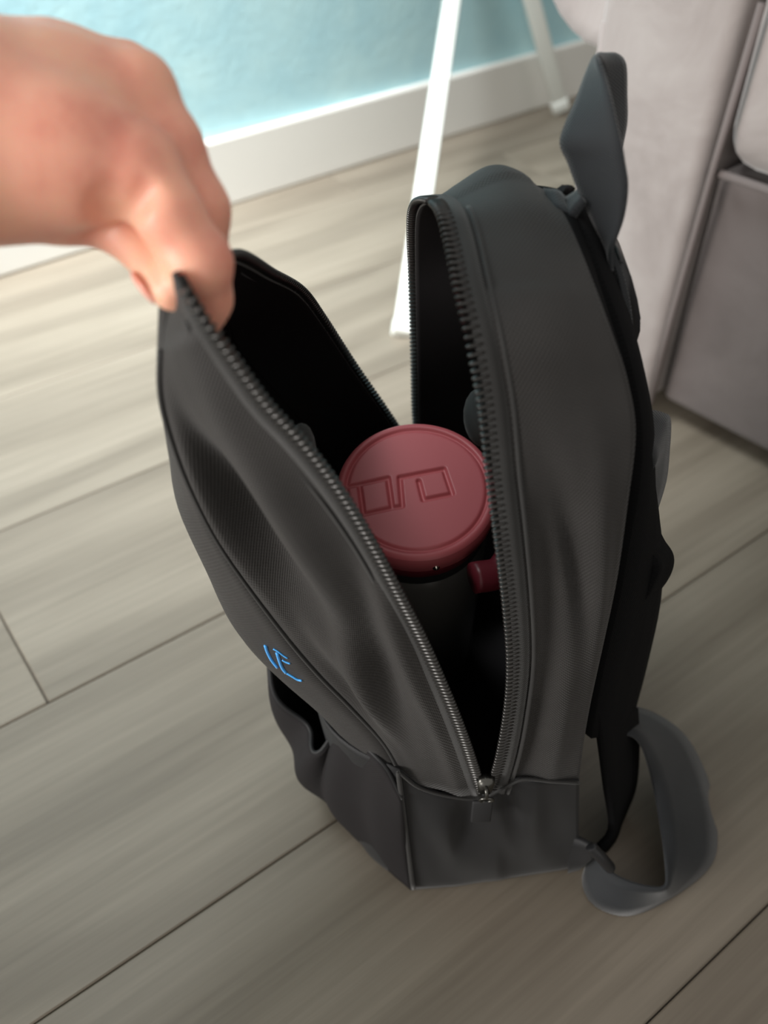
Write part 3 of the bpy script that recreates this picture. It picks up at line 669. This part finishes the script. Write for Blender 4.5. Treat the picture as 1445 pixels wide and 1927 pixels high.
def surface_nets(F, lo, h):
    s = F < 0; nx, ny, nz = F.shape
    c = [s[i:nx-1+i, j:ny-1+j, k:nz-1+k] for i in (0, 1) for j in (0, 1) for k in (0, 1)]
    cnt = sum(x.astype(np.int8) for x in c); act = (cnt > 0) & (cnt < 8)
    idx = np.full(act.shape, -1, int); ids = np.argwhere(act); idx[act] = np.arange(len(ids))
    pos = np.zeros((len(ids), 3)); num = np.zeros(len(ids))
    offs = np.array([(i, j, k) for i in (0, 1) for j in (0, 1) for k in (0, 1)])
    val = np.stack([F[ids[:, 0]+o[0], ids[:, 1]+o[1], ids[:, 2]+o[2]] for o in offs], 1)
    for a in range(8):
        for b in range(a+1, 8):
            if np.abs(offs[a]-offs[b]).sum() != 1: continue
            va, vb = val[:, a], val[:, b]; m = (va < 0) != (vb < 0)
            t = np.where(m, va/np.where(m, va-vb, 1), 0)
            pos += np.where(m[:, None], offs[a]+(offs[b]-offs[a])*t[:, None], 0); num += m
    V = lo+h*(ids+pos/num[:, None]); Q = []
    for ax in range(3):
        sl0 = [slice(1, -1)]*3; A = s[:-1] if ax == 0 else (s[:, :-1] if ax == 1 else s[:, :, :-1]); B = s[1:] if ax == 0 else (s[:, 1:] if ax == 1 else s[:, :, 1:])
        e = np.argwhere(A != B); u, v = [q for q in range(3) if q != ax]
        e = e[(e[:, u] > 0) & (e[:, v] > 0) & (e[:, u] < F.shape[u]-1) & (e[:, v] < F.shape[v]-1)]
        du = np.eye(3, dtype=int)[u]; dv = np.eye(3, dtype=int)[v]
        q = np.stack([idx[tuple((e-du-dv).T)], idx[tuple((e-dv).T)], idx[tuple(e.T)], idx[tuple((e-du).T)]], 1)
        fl = A[tuple(e.T)] if ax != 1 else ~A[tuple(e.T)]
        q[~fl] = q[~fl][:, ::-1]; Q.append(q)
    return V, np.vstack(Q)
VV, QQ = surface_nets(F_, lo_, H_)
me = bpy.data.meshes.new('person'); me.from_pydata(VV.tolist(), [], QQ.tolist()); me.update()
hand = link('person', me, M_SKIN)
sm = hand.modifiers.new('soften', 'SMOOTH'); sm.factor = 0.5; sm.iterations = 4
hand['label'] = "person's bare left hand pinching the open front of the backpack"; hand['category'] = 'person'
# thumbnail
def nail(c, out, along, w_, l_):
    o_ = Vector(out).normalized(); a_ = Vector(along); a_ = (a_-o_*a_.dot(o_)).normalized(); s_ = a_.cross(o_)
    bm = bmesh.new(); bmesh.ops.create_uvsphere(bm, u_segments=20, v_segments=12, radius=1.0)
    bmesh.ops.transform(bm, matrix=frame(s_*w_, a_*l_, o_*0.0013, Vector(c)), verts=bm.verts)
    bm_obj('fingernail', bm, M_NAIL, hand)
tc_ = Vector(hp(302, 520, .247)); nail(tc_+Vector((-0.0046, -0.0030, -0.002)), (-0.80, -0.45, -0.45), Vector(hp(322, 540, .239))-Vector(hp(282, 462, .243)), 0.0042, 0.0060)
